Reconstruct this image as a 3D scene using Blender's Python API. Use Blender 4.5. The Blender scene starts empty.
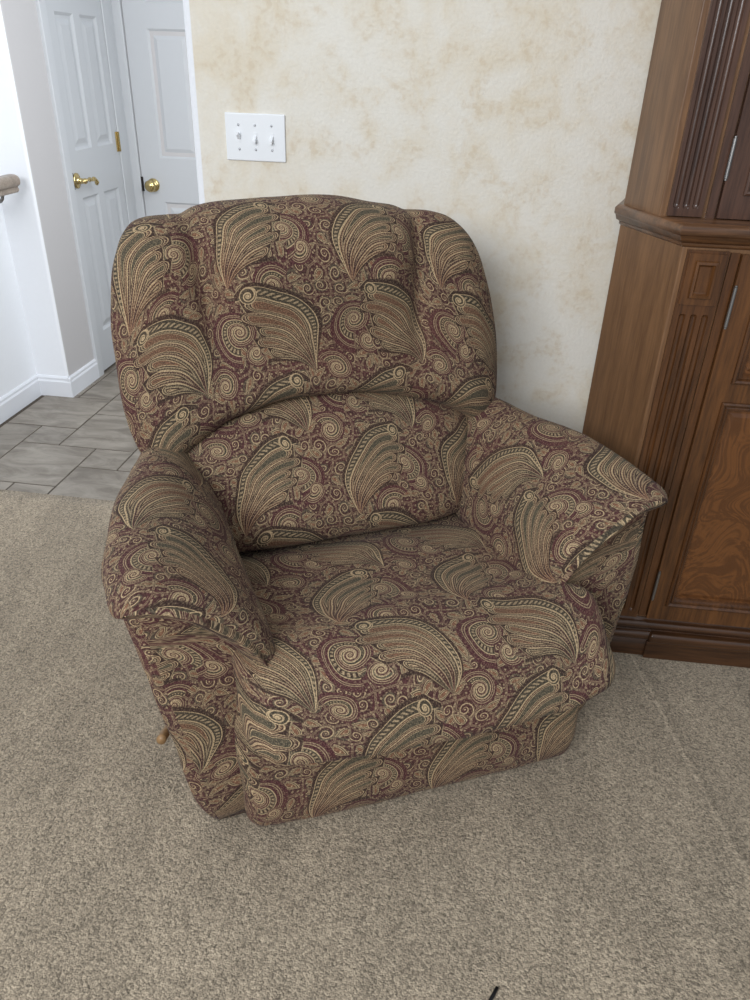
import bpy, bmesh, math, random
from mathutils import Vector, Matrix, noise as mnoise
random.seed(4)
COL = bpy.context.scene.collection
PI = math.pi

# ---------------------------------------------------------------- shader expression helper
class E:
    """a tiny wrapper so that node graphs read like formulas"""
    tree = None
    def __init__(s, sock): s.s = sock
    def __add__(a, b): return mth('ADD', a, b)
    __radd__ = __add__
    def __sub__(a, b): return mth('SUBTRACT', a, b)
    def __rsub__(a, b): return mth('SUBTRACT', b, a)
    def __mul__(a, b): return mth('MULTIPLY', a, b)
    __rmul__ = __mul__
    def __truediv__(a, b): return mth('DIVIDE', a, b)
    def __rtruediv__(a, b): return mth('DIVIDE', b, a)
    def __neg__(a): return mth('MULTIPLY', a, -1.0)

def plug(inp, v):
    if isinstance(v, E): E.tree.links.new(v.s, inp)
    else: inp.default_value = v

def mth(op, a, b=None, c=None):
    n = E.tree.nodes.new('ShaderNodeMath'); n.operation = op
    plug(n.inputs[0], a)
    if b is not None: plug(n.inputs[1], b)
    if c is not None: plug(n.inputs[2], c)
    return E(n.outputs[0])

def vabs(a): return mth('ABSOLUTE', a)
def vsqrt(a): return mth('SQRT', a)
def vmin(a, b): return mth('MINIMUM', a, b)
def vmax(a, b): return mth('MAXIMUM', a, b)
def fract(a): return mth('FRACT', a)
def fmod(a, b): return mth('FLOORED_MODULO', a, b)
def atan2(a, b): return mth('ARCTAN2', a, b)
def hyp(x, y): return vsqrt(x * x + y * y)
def sstep(e0, e1, x):
    n = E.tree.nodes.new('ShaderNodeMapRange'); n.interpolation_type = 'SMOOTHSTEP'
    plug(n.inputs['Value'], x)
    n.inputs['From Min'].default_value = e0; n.inputs['From Max'].default_value = e1
    return E(n.outputs['Result'])
def above(x, e, w=.0006): return sstep(e - w, e + w, x)
def below(x, e, w=.0006): return 1.0 - above(x, e, w)
def band(x, lo, hi, w=.0006): return above(x, lo, w) * below(x, hi, w)
def mixc(f, a, b):
    n = E.tree.nodes.new('ShaderNodeMix'); n.data_type = 'RGBA'
    plug(n.inputs[0], f)
    for k, v in ((6, a), (7, b)):
        if isinstance(v, E): E.tree.links.new(v.s, n.inputs[k])
        else: n.inputs[k].default_value = (*v, 1)
    return E(n.outputs[2])
def mulc(a, b):
    n = E.tree.nodes.new('ShaderNodeMix'); n.data_type = 'RGBA'; n.blend_type = 'MULTIPLY'
    n.inputs[0].default_value = 1
    for k, v in ((6, a), (7, b)):
        if isinstance(v, E): E.tree.links.new(v.s, n.inputs[k])
        else: n.inputs[k].default_value = (*v, 1)
    return E(n.outputs[2])
def noise(vec, scale, detail=2, rough=.5, dist=0.0, out='Fac', dims='3D'):
    n = E.tree.nodes.new('ShaderNodeTexNoise'); n.noise_dimensions = dims
    n.inputs['Scale'].default_value = scale; n.inputs['Detail'].default_value = detail
    n.inputs['Roughness'].default_value = rough; n.inputs['Distortion'].default_value = dist
    E.tree.links.new(vec.s, n.inputs['Vector'])
    return E(n.outputs[out])
def vec(x, y, z=0.0):
    n = E.tree.nodes.new('ShaderNodeCombineXYZ')
    for k, v in enumerate((x, y, z)): plug(n.inputs[k], v)
    return E(n.outputs[0])
def sep(v):
    n = E.tree.nodes.new('ShaderNodeSeparateXYZ'); E.tree.links.new(v.s, n.inputs[0])
    return E(n.outputs[0]), E(n.outputs[1]), E(n.outputs[2])
def voronoi(v, scale, feature='F1', rand=1.0):
    n = E.tree.nodes.new('ShaderNodeTexVoronoi'); n.voronoi_dimensions = '2D'; n.feature = feature
    n.inputs['Scale'].default_value = scale; n.inputs['Randomness'].default_value = rand
    E.tree.links.new(v.s, n.inputs['Vector'])
    return n
def srgb(r, g, b):
    f = lambda c: ((c / 255 + .055) / 1.055) ** 2.4 if c > 10 else c / 255 / 12.92
    return (f(r), f(g), f(b))
def coords(kind):
    n = E.tree.nodes.new('ShaderNodeTexCoord'); return E(n.outputs[kind])
def new_mat(name, rough=.6, spec=.3):
    m = bpy.data.materials.new(name); m.use_nodes = True
    E.tree = m.node_tree
    b = m.node_tree.nodes['Principled BSDF']
    b.inputs['Roughness'].default_value = rough
    b.inputs['Specular IOR Level'].default_value = spec
    return m, b
def bump(b, height, strength, dist=.002):
    n = E.tree.nodes.new('ShaderNodeBump'); n.inputs['Strength'].default_value = strength
    n.inputs['Distance'].default_value = dist
    E.tree.links.new(height.s, n.inputs['Height']); E.tree.links.new(n.outputs[0], b.inputs['Normal'])

# ---------------------------------------------------------------- the paisley tapestry fabric
def paisley_material():
    m, b = new_mat('paisley_tapestry', .95, .10)
    BG = srgb(70, 32, 42); GOLD = srgb(180, 156, 122); DARK = srgb(54, 50, 44); RUST = srgb(120, 84, 66)
    TAN = srgb(154, 134, 106); GREEN = srgb(78, 74, 62); NIGHT = srgb(46, 30, 32)
    n = E.tree.nodes.new('ShaderNodeUVMap'); n.uv_map = 'UVMap'
    uv = E(n.outputs[0])
    u0, v0, _ = sep(uv)
    wx, wy, _ = sep(noise(uv, 6.5, 1, .5, 0, 'Color'))
    x = u0 + (wx - .5) * .055; y = v0 + (wy - .5) * .055
    PX, PY = .26, .40
    def cell(ox, oy, flip, rot=0.0):
        lx = fmod(x - (ox - PX / 2), PX) - PX / 2
        ly = fmod(y - (oy - PY / 2), PY) - PY / 2
        if flip: lx = -lx
        if rot:
            c, s_ = math.cos(rot), math.sin(rot)
            lx, ly = lx * c - ly * s_, lx * s_ + ly * c
        return lx, ly
    # --- filler: little curls, comma leaves and seed dots between the big motifs
    p = vec(x, y)
    def curls(scale, size, off):
        q = vec(x + off, y - off)
        v = voronoi(q, scale, rand=.8)
        cx, cy, _ = sep(E(v.outputs['Position'])); cr, cg, cb = sep(E(v.outputs['Color']))
        dx = (x + off - cx) * mth('SIGN', cr - .5); dy = y - off - cy
        rho = hyp(dx, dy) + .0002; th = atan2(dy, dx) / 6.28318
        g = 2.6
        f = fract(mth('LOGARITHM', rho / size, g) - th + cg)
        line = below(vabs(f - .5) * rho * math.log(g), .0010, .0005) * below(rho, size * 1.1, .001) * above(rho, .0042, .0008)
        return rho, f, line, cr, cg, dx, dy, cb
    rho, f, line, cr, cg, ldx, ldy, cr2 = curls(32, .0150, 0.0)
    v2 = voronoi(p, 95, rand=.9)
    seed = below(E(v2.outputs['Distance']) / 95.0, .0020, .0005) * above(rho, .013, .001)
    ve = voronoi(p, 32, 'DISTANCE_TO_EDGE', .8)
    edge = E(ve.outputs['Distance']) / 32.0
    col = mixc(band(rho, .003, .018, .003) * .45, BG, NIGHT)
    col = mixc(band(f, .5, .95, .1) * below(rho, .015, .001) * above(cr, .5) * .7, col, GREEN)
    col = mixc(below(vabs(edge - .0012), .0008, .0004) * .5, col, TAN)
    # more than half the cells hold a small nested drop with a bent tail, the rest a curl
    petal = below(cr2, .62, .001)
    ang = cg * 40.0
    ca, sa = mth('COSINE', ang), mth('SINE', ang)
    ax = ldx * ca - ldy * sa; ay = ldx * sa + ldy * ca
    t = (ax + .0150) / .030
    tc = vmin(vmax(t, 0.0), 1.0)
    dd = .0215 * tc * vsqrt(vmax(1.0 - tc, 0.0)) - vabs(ay - .011 * (1.0 - tc) * (1.0 - tc) + .002) 
    dd = dd * above(t, .0, .001) * below(t, 1.0, .001)
    pin = petal * above(dd, 0.0003, .0003)
    col = mixc(pin, col, GREEN)
    col = mixc(pin * above(dd, .0024), col, NIGHT)
    col = mixc(pin * above(dd, .0052), col, RUST)
    line = line * (1.0 - petal) + petal * vmax(band(dd, .0004, .0018, .0004), band(dd, .0034, .0046, .0004))
    seed = vmax(seed, below(E(v2.outputs['Distance']) / 95.0, .0020, .0005) * petal) * (1.0 - pin)
    col = mixc(vmax(line, below(rho, .0016)) * .9, col, GOLD)
    col = mixc(seed * .8, col, TAN)
    # --- scrolls: one beaded ribbon winding inwards
    def scroll(col, ox, oy, flip, R, g, rot, fill):
        lx, ly = cell(ox, oy, flip)
        rho = hyp(lx, ly) + .0003
        th = fract(atan2(ly, lx) / 6.28318 + rot)
        xs = mth('LOGARITHM', rho / (R / g), g) - th     # 0 at the outer spiral edge
        inside = below(xs, 0.0, .006)
        f = fract(xs); lg = math.log(g); w = .5
        d = vmin(f, w - f) * rho * lg                  # distance into the ribbon
        t2 = vabs(f - (1 + w) / 2) * rho * lg            # distance from the middle of the gap
        col = mixc(inside, col, BG)
        col = mixc(inside * band(t2, .0012, .0026, .0005) * above(f, w, .01), col, TAN)
        rib = inside * above(d, 0.0)
        col = mixc(rib, col, fill)
        col = mixc(rib * above(d, .0045), col, NIGHT)
        dots = above(mth('SINE', th * 170.0), .0, .5) * above(d, .0042)
        col = mixc(rib * dots, col, TAN)
        col = mixc(inside * below(vabs(d - .0009), .0009), col, GOLD)
        return col
    col = scroll(col, .118, -.010, False, .074, 2.5, .25, DARK)
    col = scroll(col, -.012, .190, True, .074, 2.5, .25, GREEN)
    col = scroll(col, .200, .085, True, .050, 2.6, .6, DARK)
    col = scroll(col, .070, .285, False, .050, 2.6, .6, DARK)
    col = scroll(col, .02, .145, True, .034, 2.6, .1, DARK)
    col = scroll(col, .15, .345, False, .034, 2.6, .1, GREEN)
    # --- plumes: barbs fanning from one stem, each a nested drop, curling over at the top
    def plume(col, ox, oy, flip, S, core, fill, rot):
        lx, ly = cell(ox, oy, flip, rot)
        dx = lx - .030 * S; dy = ly + .135 * S
        r = hyp(dx, dy) + .0005
        phi = atan2(-dx, dy)
        lean, curl = .34, 3.3 / S
        f = phi + lean - r * curl * (.55 + r * (2.0 / S))
        NB, A0, A1 = 5.0, .10, 1.18
        q = (f - A0) * (NB / (A1 - A0))
        c = fract(q) * 2.0 - 1.0
        odd = fmod(mth('FLOOR', q), 2.0)
        tt = vmin(vmax((f - A0) / (A1 - A0), 0.0), 1.0)
        R = S * (.262 - .150 * tt + .018 * odd)
        rend = R - .024 * S * (1.0 - vsqrt(vmax(1.0 - c * c, 0.0)))
        half = r * ((A1 - A0) / NB / 2)
        d = vmin(rend - r, (1.0 - vabs(c)) * half)
        fine = vmin(half * .075, .0008)                 # line width shrinks towards the stem
        inb = above(f, A0, .004) * below(f, A1, .004)
        moat = above(f, -.13, .02) * below(f, A1 + .07, .02) * above(R + .005 * S - r, 0.0)
        col = mixc(moat, col, NIGHT)
        col = mixc(moat * below(vabs(R + .0045 * S - r), .0009), col, TAN)
        inn = inb * above(rend - r, 0.0)
        col = mixc(inn, col, fill)
        col = mixc(inn * odd, col, BG)
        col = mixc(inn * band(d, .0019, .0036, .0008), col, NIGHT)
        col = mixc(inn * above(d, .0062), col, NIGHT)
        col = mixc(inn * above(d, .0090), col, core)
        vein = below(vabs(fract(r * 190.0) - .5), .2, .12) * band(d, .0034, .0048)
        col = mixc(inn * vein * .8, col, TAN)
        col = mixc(inn * below(vabs(d - fine) - fine, .0, .0005), col, GOLD)
        col = mixc(inn * below(vabs(d - .0056), .0007), col, TAN)
        col = mixc(inn * below(vabs(d - .0092), .0006), col, GOLD)
        col = mixc(inn * above(d, .0098) * below(vabs(fract(d * 330.0 + r * 22.0) - .5), .17, .1), col, DARK)
        # spine ribbon
        W = .16
        cs = vabs(f - (A0 - W / 2)) / (W / 2)
        ds = (1.0 - cs) * r * (W / 2)
        ins = below(cs, 1.0, .02) * below(r, .272 * S, .001)
        col = mixc(ins, col, DARK)
        dots = above(mth('SINE', r * 760.0), .1, .5) * below(cs, .42, .1)
        col = mixc(ins * dots, col, TAN)
        col = mixc(ins * below(ds, .0019), col, GOLD)
        # hooked tip
        rt = .258 * S
        a = -lean + rt * curl * (.55 + rt * 2.0 / S) + .06
        hx = dx + rt * math.sin(a); hy = dy - rt * math.cos(a)
        hr = hyp(hx, hy) + .0002
        hs = fract(mth('LOGARITHM', hr / .02, 2.3) - atan2(hy, hx) / 6.28318)
        hin = below(hr, .019 * S)
        col = mixc(hin, col, DARK)
        col = mixc(hin * below(vabs(hs - .4) * hr * .83, .0013), col, GOLD)
        col = mixc(hin * above(hr, .0168 * S), col, GOLD)
        return col
    col = plume(col, .0, .0, False, .86, RUST, GREEN, .02)
    col = plume(col, .13, .20, True, .84, GREEN, RUST, .10)
    fl = voronoi(p, 170, rand=1.0)
    col = mixc(below(E(fl.outputs['Distance']) / 170.0, .0013, .0006) * .28, col, TAN)
    # --- chenille yarn: broad colour drift, fine thread speckle
    big = noise(uv, 5, 2)
    col = mixc(sstep(.45, .75, big) * .16, col, RUST)
    col = mixc(sstep(.55, .28, big) * .12, col, GREEN)
    fine = noise(vec(u0, v0 * .7), 430, 2, .7)
    spk = sstep(.28, .72, fine)
    col = mixc(.03 + spk * .09, col, TAN)
    g = .52 + spk * .92
    col = mulc(col, vec(g, g, g))
    E.tree.links.new(col.s, b.inputs['Base Color'])
    b.inputs['Sheen Weight'].default_value = .04; b.inputs['Sheen Roughness'].default_value = .5
    bump(b, fine, .35, .0015)
    return m

# ---------------------------------------------------------------- materials
def plain(name, c, rough=.6, spec=.3, metal=0.0, var=.06, scale=30, bmp=0.0):
    m, b = new_mat(name, rough, spec)
    o = coords('Object')
    n = noise(o, scale, 3)
    k = 1.0 - var + n * (2 * var)
    E.tree.links.new(mulc(c, vec(k, k, k)).s, b.inputs['Base Color'])
    b.inputs['Metallic'].default_value = metal
    if bmp: bump(b, n, bmp, .002)
    return m

def faux_plaster():
    m, b = new_mat('mottled_cream_plaster', .75, .2)
    o = coords('Object')
    x, y, z = sep(o)
    n1 = noise(o, 3.2, 5, .62, .6); n2 = noise(o, 11, 4, .6, .4); n3 = noise(o, 55, 2)
    c = mixc(sstep(.38, .66, n1 * .6 + n2 * .4), srgb(230, 226, 216), srgb(223, 213, 193))
    c = mixc(sstep(.50, .74, n2) * .14, c, srgb(204, 184, 150))
    n4 = noise(o, 120, 3, .7)
    kk = .93 + n4 * .14
    c = mulc(c, vec(kk, kk, kk))
    c = mixc(sstep(.45, .65, n3) * sstep(.46, .62, n2) * .25, c, srgb(196, 172, 138))
    c = mixc(sstep(-.7990, -.8020, x), c, srgb(236, 238, 242))      # painted corner bead and wall end
    E.tree.links.new(c.s, b.inputs['Base Color'])
    bump(b, noise(o, 110, 3) + n2 * .6, .55, .003)
    return m

def carpet():
    m, b = new_mat('beige_cut_pile_carpet', .95, .08)
    o = coords('Object')
    x, y, z = sep(o)
    w = noise(o, 4.0, 3, .6, 1.2)
    ws = noise(vec(x, y * .35), 9, 3, .6, .8)
    tv = voronoi(vec(x, y), 290); tr, tg, _ = sep(E(tv.outputs['Color']))
    tv2 = voronoi(vec(x, y), 150); tr2, _, _ = sep(E(tv2.outputs['Color']))
    g1 = tr * .85 + below(E(tv.outputs['Distance']), .45, .2) * .15; g2 = noise(o, 150, 1, .6)
    k = .26 + g1 * .78 + tr2 * .26 + sstep(.34, .66, g2) * .20
    k = k * (.84 + w * .26) * (.90 + sstep(.38, .60, ws) * .13)
    # faint straight track pressed in the pile
    t = (x - .548) * .9789 + (y - 1.556) * .2044
    k = k * (1.0 + band(t, -.005, .004, .004) * .22) * (1.0 - band(t, .008, .026, .01) * .12)
    c = mulc(srgb(171, 156, 135), vec(k, k, k))
    E.tree.links.new(c.s, b.inputs['Base Color'])
    b.inputs['Sheen Weight'].default_value = .15
    bump(b, g1 * .7 + g2 * .8 + ws * .4, .8, .006)
    return m

def tile_mat():
    m, b = new_mat('grey_stone_tile', .42, .35)
    o = coords('Object'); x, y, z = sep(o)
    n = E.tree.nodes.new('ShaderNodeNewGeometry'); rnd = E(n.outputs['Random Per Island'])
    off = vec(x + rnd * 7.0, y * 2.6 + rnd * 11.0)
    n1 = noise(off, 5, 6, .65, .8); n2 = noise(off, 30, 3, .6)
    c = mixc(sstep(.3, .7, n1), srgb(112, 104, 94), srgb(152, 144, 133))
    c = mixc(sstep(.55, .8, n2) * .4, c, srgb(96, 86, 76))
    k = .92 + rnd * .14
    E.tree.links.new(mulc(c, vec(k, k, k)).s, b.inputs['Base Color'])
    bump(b, n1 + n2 * .4, .25, .003)
    return m

def smooth_g(g): return sstep(.0, 1.0, g)
def wood(name, dark, light, rough=.38, axis='z', burl=False, coat=.25):
    m, b = new_mat(name, rough, .4)
    o = coords('Object'); x, y, z = sep(o)
    if burl:
        nn = noise(o, 2.6, 2, .5, 0, 'Color'); a, bb, _ = sep(nn)
        p = vec(x * 1.4 + a * .7, y, z * .55 + bb * .9)
        r = noise(p, 6, 4, .6, 1.2)
        g = fract(r * 9.0); g = vabs(g - .5) * 2.0
        fine = noise(p, 90, 2)
        f = smooth_g(g) * .40 + fine * .45 + noise(p, 3, 3) * .15
    else:
        s = .07
        p = vec(x, y, z * s) if axis == 'z' else vec(x * s, y, z)
        r = noise(p, 30, 4, .6, .3); fine = noise(p, 170, 3, .65)
        f = r * .6 + fine * .5
    c = mixc(sstep(.30, .78, f), dark, light)
    E.tree.links.new(c.s, b.inputs['Base Color'])
    b.inputs['Coat Weight'].default_value = coat; b.inputs['Coat Roughness'].default_value = .25
    bump(b, fine, .12, .0008)
    return m

M = {}
M['fabric'] = paisley_material()
M['plaster'] = faux_plaster()
M['lit_white_wall'] = plain('lit_white_wall_paint', srgb(240, 242, 246), .7, .2, var=.015, scale=60, bmp=.08)  # white raised so the colour itself carries the strong light on the left wall
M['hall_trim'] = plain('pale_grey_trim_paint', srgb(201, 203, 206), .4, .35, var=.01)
M['hall_wall'] = plain('shaded_wall_paint', srgb(198, 195, 195), .7, .2, var=.015, scale=60, bmp=.08)  # greyed copy of the wall paint; the hall's shade is put into the colour
M['trim'] = plain('white_trim_paint', srgb(228, 230, 235), .4, .35, var=.01)
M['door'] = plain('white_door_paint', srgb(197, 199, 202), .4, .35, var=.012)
M['carpet'] = carpet()
M['tile'] = tile_mat()
M['grout'] = plain('dark_grout', srgb(84, 76, 68), .9, .1, var=.1, scale=80)
M['brass'] = plain('polished_brass', srgb(206, 184, 130), .2, .5, 1.0, .05)
M['dark'] = plain('dark_metal', srgb(40, 36, 34), .5, .4, .3)
M['steel'] = plain('dull_steel', srgb(150, 148, 146), .35, .5, .9)
M['plastic'] = plain('white_switch_plastic', srgb(238, 241, 244), .3, .45, var=.005)
M['slot'] = plain('grey_screw_head', srgb(176, 178, 182), .35, .5, .3)
M['wood_side'] = wood('armoire_side_veneer', srgb(92, 64, 42), srgb(136, 100, 68), .45)
M['wood'] = wood('dark_stained_wood', srgb(60, 36, 19), srgb(112, 72, 38), .34, coat=.35)
M['wood_dark'] = wood('darkest_stained_wood', srgb(50, 33, 27), srgb(94, 66, 52), .3, coat=.7)
M['wood_h'] = wood('dark_stained_moulding', srgb(42, 26, 17), srgb(86, 56, 34), .28, 'x', coat=.35)
M['wood_warm'] = wood('warm_dark_wood', srgb(48, 28, 15), srgb(104, 66, 36), .3, coat=.35)
M['wood_waist'] = wood('waist_moulding_wood', srgb(66, 43, 27), srgb(122, 84, 54), .3, 'x', coat=.35)
M['burl'] = wood('figured_walnut_panel', srgb(90, 55, 28), srgb(112, 70, 36), .3, burl=True, coat=.4)
M['rail'] = wood('greyish_oak', srgb(120, 106, 94), srgb(168, 154, 140), .4, 'x')
M['lever'] = wood('oak_lever', srgb(120, 92, 62), srgb(160, 126, 86), .45)
M['cord'] = plain('black_rubber', srgb(22, 22, 24), .5, .3)
M['lining'] = plain('black_dust_cover', srgb(26, 25, 26), .95, .05)
def glass():
    m, b = new_mat('cabinet_glass', .03, .6)
    b.inputs['Base Color'].default_value = (.92, .95, .95, 1)
    b.inputs['Transmission Weight'].default_value = .85
    b.inputs['IOR'].default_value = 1.45
    return m
M['glass'] = glass()

# ---------------------------------------------------------------- mesh helpers
def link(name, me, mat, parent=None, kind=None):
    o = bpy.data.objects.new(name, me); COL.objects.link(o)
    for mm in (mat if isinstance(mat, (list, tuple)) else [mat]): me.materials.append(mm)
    if parent is not None: o.parent = parent
    if kind: o['kind'] = kind
    return o
def thing(name, label, cat, loc=(0, 0, 0), rz=0.0, group=None):
    o = bpy.data.objects.new(name, None); COL.objects.link(o)
    o.empty_display_size = .05
    o.location = loc; o.rotation_euler = (0, 0, rz); tag(o, label, cat, group)
    return o
def tag(o, label, cat, group=None):
    o['label'] = label; o['category'] = cat
    if group: o['group'] = group
    return o
def finish(bm, name, mat, parent=None, kind=None, smooth=False, bev=0.0, seg=2, ang=35):
    bmesh.ops.recalc_face_normals(bm, faces=bm.faces)
    me = bpy.data.meshes.new(name); bm.to_mesh(me); bm.free()
    if smooth:
        for p in me.polygons: p.use_smooth = True
    o = link(name, me, mat, parent, kind)
    if bev:
        md = o.modifiers.new('bevel', 'BEVEL'); md.width = bev; md.segments = seg
        md.limit_method = 'ANGLE'; md.angle_limit = math.radians(ang)
        for p in me.polygons: p.use_smooth = True
        md.harden_normals = True
    return o
def add_box(bm, x0, x1, y0, y1, z0, z1, mi=0):
    v = [bm.verts.new((x, y, z)) for z in (z0, z1) for y in (y0, y1) for x in (x0, x1)]
    for f in ((0, 2, 3, 1), (4, 5, 7, 6), (0, 1, 5, 4), (2, 6, 7, 3), (0, 4, 6, 2), (1, 3, 7, 5)):
        bm.faces.new([v[i] for i in f]).material_index = mi
def add_prism(bm, pts, z0, z1):
    a = [bm.verts.new((x, y, z0)) for x, y in pts]; b = [bm.verts.new((x, y, z1)) for x, y in pts]
    n = len(pts)
    bm.faces.new(a[::-1]); bm.faces.new(b)
    for i in range(n): bm.faces.new((a[i], a[(i + 1) % n], b[(i + 1) % n], b[i]))
def add_tube(bm, pts, rads, seg=14):
    pts = [Vector(p) for p in pts]
    if not isinstance(rads, (list, tuple)): rads = [rads] * len(pts)
    rings = []; prev = None
    for i, p in enumerate(pts):
        d = (pts[min(i + 1, len(pts) - 1)] - pts[max(i - 1, 0)]).normalized()
        if prev is None:
            a = Vector((0, 0, 1)) if abs(d.z) < .9 else Vector((1, 0, 0)); s = d.cross(a).normalized()
        else: s = (prev - d * prev.dot(d)).normalized()
        prev = s; t = d.cross(s)
        rings.append([bm.verts.new(p + (s * math.cos(2 * PI * k / seg) + t * math.sin(2 * PI * k / seg)) * rads[i]) for k in range(seg)])
    for a, b in zip(rings, rings[1:]):
        for k in range(seg): bm.faces.new((a[k], a[(k + 1) % seg], b[(k + 1) % seg], b[k]))
    bm.faces.new(rings[0][::-1]); bm.faces.new(rings[-1])
def add_lathe(bm, origin, axis, prof, seg=20):
    """prof: (distance along axis, radius)"""
    axis = Vector(axis).normalized(); o = Vector(origin)
    add_tube(bm, [o + axis * (d + i * 1e-6) for i, (d, r) in enumerate(prof)], [max(r, 1e-4) for d, r in prof], seg)
def add_frame(bm, o, ex, ez, ey, x0, x1, z0, z1, prof):
    """a mitred picture-frame moulding; prof = (inset, height) pairs; ey points out of the surface"""
    rings = []
    for ins, h in prof:
        rings.append([bm.verts.new(o + ex * x + ez * z + ey * h) for x, z in
                      ((x0 + ins, z0 + ins), (x1 - ins, z0 + ins), (x1 - ins, z1 - ins), (x0 + ins, z1 - ins))])
    for a, b in zip(rings, rings[1:]):
        for k in range(4): bm.faces.new((a[k], a[(k + 1) % 4], b[(k + 1) % 4], b[k]))
    return rings
def spline(pts, n, closed=False):
    """Catmull-Rom through points of any dimension, resampled evenly by length to n points"""
    P = [tuple(p) for p in pts]; N = len(P); out = []
    segs = N if closed else N - 1
    g = lambda i: P[i % N] if closed else P[max(0, min(N - 1, i))]
    for i in range(segs):
        p0, p1, p2, p3 = g(i - 1), g(i), g(i + 1), g(i + 2)
        for k in range(16):
            t = k / 16
            out.append(tuple(.5 * (2 * b + (c - a) * t + (2 * a - 5 * b + 4 * c - d) * t * t + (3 * b - a - 3 * c + d) * t ** 3)
                             for a, b, c, d in zip(p0, p1, p2, p3)))
    out.append(P[0] if closed else P[-1])
    L = [0.0]
    for a, b in zip(out, out[1:]): L.append(L[-1] + math.dist(a, b))
    res = []; j = 0
    for k in range(n):
        s = L[-1] * k / (n if closed else n - 1)
        while j < len(L) - 2 and L[j + 1] < s: j += 1
        f = (s - L[j]) / max(1e-9, L[j + 1] - L[j])
        res.append(tuple(a + (b - a) * f for a, b in zip(out[j], out[j + 1])))
    return res
def spline_lin(pts, n, z=None):
    """closed polyline resampled evenly to n points"""
    Q = list(pts) + [pts[0]]; L = [0.0]
    for a, b in zip(Q, Q[1:]): L.append(L[-1] + math.dist(a, b))
    res = []; j = 0
    for k in range(n):
        s_ = L[-1] * k / n
        while j < len(L) - 2 and L[j + 1] < s_: j += 1
        f = (s_ - L[j]) / max(1e-9, L[j + 1] - L[j])
        p = tuple(a + (b - a) * f for a, b in zip(Q[j], Q[j + 1]))
        res.append(p if z is None else (*p, z))
    return res
def spline_open(pts, n):
    L = [0.0]
    for a, b in zip(pts, pts[1:]): L.append(L[-1] + math.dist(a, b))
    res = []; j = 0
    for k in range(n):
        s_ = L[-1] * k / (n - 1)
        while j < len(L) - 2 and L[j + 1] < s_: j += 1
        f = (s_ - L[j]) / max(1e-9, L[j + 1] - L[j])
        res.append(tuple(a + (b - a) * f for a, b in zip(pts[j], pts[j + 1])))
    return res
def lerp(a, b, t): return a + (b - a) * t
def smooth01(t):
    t = max(0.0, min(1.0, t)); return t * t * (3 - 2 * t)

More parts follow.
